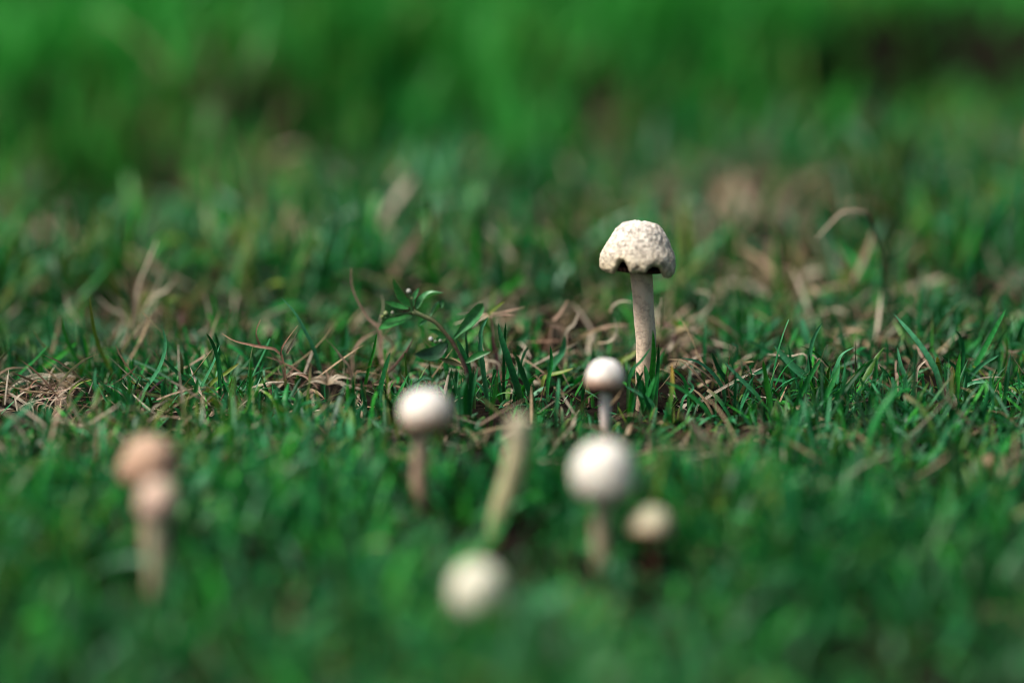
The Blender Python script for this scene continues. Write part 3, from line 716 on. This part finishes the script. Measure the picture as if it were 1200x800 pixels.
straws('crumpled brown dead leaves on a woody runner between weed and tall mushroom', 650, 430,
    [([(665, 352), (655, 368), (644, 384)], 9, 'k', 20), ([(634, 372), (645, 378), (660, 388)], 13, 'k', 20), ([(678, 368), (672, 380), (662, 392)], 8, 's', 20), ([(616, 398), (635, 399), (657, 399)], 6, 'b', 0), ([(645, 382), (640, 395), (636, 412)], 14, 'b', 0),
     ([(738, 384), (720, 382), (700, 386), (680, 394)], 7, 'k', 0), ([(720, 374), (722, 390), (714, 400), (700, 402)], 5, 's', 0), ([(675, 385), (678, 400), (680, 418)], 5, 's', 0), ([(704, 418), (690, 426), (676, 434)], 5, 's', 0),
     ([(676, 408), (666, 416), (662, 430)], 5, 'k', 0), ([(626, 412), (640, 420), (648, 430)], 10, 'k', 0), ([(740, 352), (728, 352), (718, 358), (714, 366)], 5, 's', 0), ([(774, 345), (775, 362), (776, 382)], 9, 's', 0),
     ([(642, 470), (643, 482), (644, 498)], 9, 'k', 0), ([(655, 440), (668, 450), (680, 462)], 3, 's', 0)], 'dead_leaf_clump', cat='dead leaves')
straws('curled dry straw hook behind the tall mushroom', 805, 405,
    [([(815, 344), (828, 344), (835, 352), (830, 362), (818, 370), (800, 380)], 5, 's', 14)], 'straw_hook')
straws('dead brown star of straw on a short stalk right of the weed', 580, 440,
    [([(574, 371), (577, 385), (578, 402), (582, 418)], 8, 'p', 20), ([(615, 359), (595, 364), (575, 368)], 4, 'k', 0), ([(604, 368), (590, 368), (575, 371)], 4, 'k', 0), ([(535, 366), (552, 366), (572, 368)], 4, 's', 0),
     ([(532, 382), (550, 374), (572, 368)], 4, 's', 0), ([(554, 383), (562, 375), (573, 370)], 4, 's', 0), ([(591, 352), (584, 358), (574, 367)], 6, 'y', 0), ([(566, 392), (570, 405), (576, 422)], 6, 'k', 20),
     ([(561, 398), (566, 412), (572, 424)], 4, 's', 20), ([(560, 420), (570, 422), (584, 426)], 4, 's', 16)], 'straw_star')
straws('torn pinkish dry leaf piece on the lawn right of the small yellowish mushroom', 845, 545,
    [([(800, 482), (815, 500), (832, 518), (848, 535)], 10, 's', 6), ([(826, 512), (838, 520), (850, 540)], 13, 'k', 4), ([(806, 494), (812, 500), (822, 508)], 5, 's', 4), ([(868, 508), (856, 508), (840, 506)], 4, 's', 6), ([(862, 520), (856, 530), (850, 545)], 8, 'y', 6)], 'dry_leaf_piece', cat='dead leaves')
straws('dark red stub with two bleached flaps inside the tall s-shaped blade tuft', 956, 455,
    [([(955, 422), (955, 432), (956, 440)], 9, 'p', 6), ([(968, 424), (958, 420), (950, 418)], 4, 's', 16), ([(978, 438), (968, 428), (958, 422)], 4, 'k', 12), ([(900, 418), (925, 418), (945, 417)], 4, 's', 14)], 'dead_stub')
straws('dead straw and pink flap at the right border of the sharp lawn', 1190, 440,
    [([(1200, 410), (1188, 412), (1178, 414)], 6, 'k', 16), ([(1204, 420), (1195, 418), (1184, 416)], 8, 'b', 14), ([(1160, 463), (1176, 446), (1204, 433)], 4, 's', 8), ([(1182, 430), (1180, 434), (1178, 440)], 6, 'k', 6), ([(1196, 472), (1197, 462), (1198, 455)], 4, 's', 4)], 'straw_flap')

# small dead flower bud by the tall stem
bp = ground(797, 425); y = bp.y; s = pxsize(y)
t = thing('withered_flower', 'withered tan flower bud with green sepals beside the tall stem', 'flower', bp)
V, F, C = tube_geo(spline([np.array(bp) - np.array((0, 0, .002)), at(793, 410, y), at(790, 396, y), at(797, 389, y)], 12), [1.6 * s, 1.8 * s, 2.2 * s], [BROWN, PURPLE, (0.16, 0.08, 0.06)], seg=8)
link_mesh('stalk', V, F, C, M_STEM, t)
V, F, C = tube_geo(spline([at(792, 390, y), at(797, 388, y), at(804, 387, y), at(809, 386, y)], 10), [2.5 * s, 6 * s, 5.5 * s, 1.5 * s], [(0.24, 0.20, 0.10), (0.30, 0.24, 0.13), (0.30, 0.32, 0.16)], seg=10, wob=0.2)
link_mesh('bud', V, F, C, M_STEM, t)
for pts, wd, col, nm in (([(769, 381), (780, 380), (792, 384)], 5, 'p', 'twig'), ([(782, 413), (788, 402), (795, 393)], 6, 's', 'petal'), ([(788, 374), (792, 379), (796, 386)], 6, 'y', 'sepal'), ([(798, 372), (797, 379), (796, 386)], 6, 'f', 'sepal'),
                         ([(806, 378), (801, 381), (796, 386)], 5, 'y', 'sepal'), ([(816, 380), (811, 384), (806, 387)], 4, 's', 'petal'), ([(813, 392), (809, 389), (805, 387)], 4, 's', 'petal'), ([(840, 405), (825, 398), (808, 388)], 5, 'm', 'sepal')):
    traced(pts, wd, col, t, name=nm, drop=0, shape='leaf', y=y, sway=0.2, n=8)

# dead leaves lying in the lawn, out of focus
def dead_leaf(px, py, wpx, hpx, col, label, group=None, ang=0.4):
    g_ = ground(px, py + 8); s_ = pxsize(g_.y)
    c = at(px, py, g_.y)
    L_ = max(wpx, hpx) * s_
    d = Vector((math.cos(ang), 0.35, math.sin(ang))); d.normalize()
    pth = spline([Vector(c) - d * L_ * 0.5, Vector(c) + Vector((0, 0, 1.5 * s_)), Vector(c) + d * L_ * 0.45 + Vector((0, 0.1 * L_, 0))], 12)
    V, F, C = strip_geo(pth, min(wpx, hpx) * s_ * 1.25, face=(0.1, -1, 0.7), fold=0.35, twist=0.8, shape='leaf', cols=col)
    o = link_mesh('dead_leaf', V, F, C, M_STRAW, None, origin=pth[0])
    # root stalk down into the thatch
    tag(o, label, 'dead leaf', group)
    return o
tanc = [(0.28, 0.20, 0.12), (0.32, 0.22, 0.14), (0.26, 0.18, 0.11)]; brc = [(0.24, 0.13, 0.08), (0.30, 0.16, 0.10), (0.2, 0.12, 0.08)]; pkc = [(0.34, 0.24, 0.18), (0.37, 0.26, 0.20), (0.32, 0.22, 0.17)]
dead_leaf(1164, 545, 40, 30, tanc, 'tan dead leaf in the near grass close to the border', ang=0.9)
dead_leaf(725, 180, 62, 34, brc, 'wide brown dead leaf in the far lawn behind the tall cap', ang=0.1)
dead_leaf(183, 142, 26, 34, brc, 'brown dead leaf in the dark hollow under the long grass', ang=1.3)
G_ = 'dead leaves in the far lawn'
for px, py, w_, h_, c_, a_, lb in (
        (222, 220, 20, 34, tanc, 1.4, 'upright tan dead leaf above the bleached spiky tuft, paired with another'),
        (252, 210, 18, 34, tanc, 1.2, 'narrow tan dead leaf in the far lawn, right of its upright neighbour'),
        (330, 205, 24, 30, tanc, 1.0, 'tan dead leaf alone in the far lawn above the forked dry stem'),
        (556, 185, 26, 28, tanc, 1.1, 'short tan dead leaf in the far lawn above the straw star'),
        (678, 258, 16, 26, tanc, 1.4, 'slim upright tan dead leaf just left of the tall cap'),
        (848, 222, 22, 30, tanc, 1.2, 'tan dead leaf up right of the tall cap, first of a row'),
        (874, 245, 24, 34, pkc, 0.9, 'pinkish dead leaf right of the tall cap, second of a row'),
        (921, 252, 22, 42, pkc, 1.4, 'tall pinkish dead leaf left of the bent dead blade'),
        (975, 226, 40, 20, tanc, 0.2, 'flat tan dead leaf just above the bent dead blade'),
        (1015, 300, 34, 22, tanc, 0.6, 'tan dead leaf underneath the arch of the bent dead blade'),
        (1068, 235, 18, 24, tanc, 1.2, 'small tan dead leaf right of the bent dead blade'),
        (1091, 180, 24, 24, tanc, 0.8, 'tan dead leaf highest up on the right of the far lawn'),
        (50, 268, 20, 20, pkc, 0.4, 'small pinkish dead leaf by the dark gap at the left border'),
        (270, 275, 26, 40, tanc, 1.2, 'broad tan dead leaf up right of the bleached spiky tuft'),
        (345, 320, 20, 24, tanc, 1.3, 'small tan dead leaf above the long arching grass blade')):
    dead_leaf(px, py, w_, h_, c_, lb, G_, a_)

# ------------------------------------------------------------------ leafy weed
bp = ground(540, 482); y = bp.y; s = pxsize(y)
t = thing('leafy_weed', 'small leafy weed leaning left with tiny white buds', 'weed', bp)
WD = [(0.03, 0.17, 0.04), (0.022, 0.175, 0.035), (0.026, 0.18, 0.035)]; WL = [(0.06, 0.24, 0.08), (0.055, 0.24, 0.085), (0.06, 0.24, 0.08)]
V, F, C = tube_geo(spline([np.array(bp) - np.array((0, 0, .003)), at(547, 445, y), at(543, 425, y), at(532, 404, y), at(524, 393, y), at(511, 378, y), at(500, 372, y), at(484, 365, y)], 30),
                   [2.2 * s, 2.4 * s, 2.2 * s, 2.2 * s, 2.4 * s, 2.8 * s], [(0.03, 0.02, 0.02), (0.10, 0.06, 0.05), (0.12, 0.08, 0.05), (0.15, 0.16, 0.07), (0.22, 0.28, 0.13)], seg=10, wob=0.15)
stem = link_mesh('stem', V, F, C, M_STEM, t)
def wleaf(pts, wd, cols, face=(0, -1, 0.35), sh='leaf', tw=0.2, fold=0.3, dy=0.0):
    W3 = [np.array(at(a, b, y)) for a, b in pts]
    for k in range(len(W3)): W3[k][1] += dy * k / (len(W3) - 1)
    pth = spline(W3, 14)
    V, F, C = strip_geo(pth, wd * 1.08 * s, face=face, fold=fold, twist=tw, shape=sh, cols=cols)
    lf = link_mesh('leaf', V, F, C, M_LEAF, t, origin=pth[0])
    V2, F2, C2 = tube_geo(pth[:-2], [0.9 * s, 0.8 * s, 0.5 * s], [(0.10, 0.22, 0.09)], seg=6)
    link_mesh('midrib', V2, F2, C2, M_LEAF, lf, origin=None).location = Vector(t.location) - Vector(pth[0]) + Vector((0, 0, 0))
    return lf
wleaf([(481, 359), (470, 346), (461, 325)], 14, [(0.05, 0.24, 0.07), (0.04, 0.22, 0.055), (0.05, 0.24, 0.06)], face=(-0.7, -0.9, 0.2), dy=-0.002)
wleaf([(479, 361), (466, 356), (452, 350)], 8, [(0.05, 0.24, 0.07), (0.04, 0.22, 0.055), (0.05, 0.24, 0.06)], face=(-0.2, -0.6, 0.9), dy=-0.004)
wleaf([(483, 370), (465, 373), (444, 382)], 13, WD, face=(0, -0.6, 1), dy=-0.004)
wleaf([(488, 362), (493, 350), (504, 342), (520, 343)], 9, WL, face=(0.3, -0.4, 1), tw=0.5, fold=0.7)
wleaf([(504, 371), (510, 358), (516, 354), (518, 361)], 10, WL, face=(-0.6, -0.5, 0.8), tw=0.9, fold=0.8)
wleaf([(532, 396), (546, 380), (557, 366), (566, 353)], 14, WL, sh='spatula', fold=0.5, dy=-0.003)
wleaf([(524, 402), (508, 412), (486, 410)], 15, [(0.018, 0.075, 0.03), (0.02, 0.08, 0.035), (0.02, 0.07, 0.03)], face=(0, -1, 0.6), dy=-0.005)
wleaf([(483, 353), (486, 345), (491, 337)], 5, WL)
wleaf([(500, 374), (495, 378), (491, 381)], 4, WL)
wleaf([(482, 364), (483, 352), (480, 345)], 5, WL)
wleaf([(522, 398), (514, 390), (503, 386)], 6, WD)
wleaf([(545, 425), (560, 416), (575, 412)], 7, WD)
wleaf([(542, 428), (528, 424), (514, 420)], 6, [(0.16, 0.14, 0.07), (0.14, 0.15, 0.06), (0.10, 0.13, 0.05)])
for bx_, by_, br, cc in ((479, 341, 4.2, (0.75, 0.78, 0.70)), (483, 349, 3, (0.3, 0.42, 0.18)), (452, 367, 4.5, (0.45, 0.55, 0.25)), (460, 366, 3, (0.6, 0.66, 0.5)), (448, 371, 3, (0.35, 0.45, 0.15)), (505, 397, 4.2, (0.75, 0.80, 0.78)), (510, 400, 3.2, (0.35, 0.48, 0.3)), (516, 399, 3, (0.55, 0.62, 0.5))):
    c = np.array(at(bx_, by_, y - 0.003)); br *= 0.66; cc = tuple(0.6 * q for q in cc)
    V, F, C = tube_geo([c + np.array((0, 0, k * br * s)) for k in (-1.0, -0.5, 0.1, 0.7, 1.0)], [0.4 * br * s, 0.95 * br * s, 1.0 * br * s, 0.6 * br * s, 0.1 * br * s], [(0.15, 0.25, 0.08), cc, cc], seg=10, wob=0.1)
    link_mesh('bud', V, F, C, M_CAP, t, origin=c)
    p0 = c - np.array((0, 0, br * s)); tgt = np.array(at(484, 365, y)) if bx_ < 490 else np.array(at(523, 397, y))
    V, F, C = tube_geo(spline([p0, (p0 + tgt) / 2 - np.array((0, 0, 1.5 * s)), tgt], 6), [0.8 * s, 0.9 * s], [(0.08, 0.16, 0.06)], seg=6)
    link_mesh('bud_stalk', V, F, C, M_LEAF, t, origin=p0)

# ------------------------------------------------------------------ grass and thatch
lawn('grass', 0.40, 0.80, 90000, (0.012, 0.024), (0.0011, 0.0022), 5, False, 0.004, gap=0.25, teal_sheen=0.10, grey=0.03, label='short soft green lawn grass closest to the camera', seed=0, tips=0.03)
lawn('grass', 0.80, 1.02, 105000, (0.007, 0.018), (0.0008, 0.0022), 6, True, 0.05, label='short green lawn grass around the mushrooms', seed=100, teal_sheen=0.26, grey=0.13)
lawn('fine_grass', 0.42, 1.06, 80000, (0.004, 0.010), (0.0007, 0.0015), 3, False, 0.05, label='low fine grass between the lawn blades', seed=400, gap=0.18, teal_sheen=0.2, low=True, margin=0.10)
lawn('grass', 1.02, 1.46, 45000, (0.018, 0.038), (0.0018, 0.0036), 6, False, 0.07, label='green lawn grass behind the tall mushroom', seed=200, gap=0.26, teal_sheen=0.22)
lawn('long_grass', 1.24, 2.7, 56000, (0.026, 0.050), (0.0012, 0.0026), 5, False, 0.0, tall=True, gap=0.05, grey=0.03, label='longer uncut grass at the back of the lawn', margin=0.25, seed=300, tips=0.02)

def thatch(name, y0, y1, dens, label):
    half = 0.18 * y1 * 1.08 + 0.15; n = int(2 * half * (y1 - y0) * dens)
    x = rng.uniform(-half, half, n); y_ = rng.uniform(y0, y1, n)
    k = rng.uniform(0, 1, n) < 0.12 + 1.0 * sstep(0.50, 0.75, 0.6 * vnoise(x, y_, 0.06, 41) + 0.4 * vnoise(x, y_, 0.02, 42))
    for (zx, zy, zr, _t, dr) in WORN_OR_DARK:
        k |= rng.uniform(0, 1, n) < 1.6 * dr * np.clip(1.3 - ((x - zx) / zr) ** 2 - ((y_ - zy) / zr) ** 2, 0, 1)
    x, y_ = x[k], y_[k]; n = len(x)
    c = pick(n, [TAN, PALE, PINKTAN, BROWN, PURPLE], [0.28, 0.34, 0.2, 0.13, 0.05]) * rng.uniform(0.5, 1.1, (n, 1))
    V, F, C = blades_geo(x, y_, terrain(x, y_) + rng.uniform(0.0, 0.006, n), rng.uniform(0.007, 0.026, n), rng.uniform(0.0004, 0.0012, n), rng.uniform(0, 6.283, n),
                         rng.normal(1.15, 0.32, n), rng.normal(0.15, 0.35, n), (rng.normal(0, 0.8, n), rng.normal(0, 1.0, n)), c * 0.8, c, c, 4, True)
    o = link_mesh(name, V, F, C, M_STRAW); o['kind'] = 'stuff'; o['label'] = label; o['category'] = 'thatch'
thatch('dry_thatch', 0.80, 1.40, 24000, 'dry straw litter lying between the grass blades')
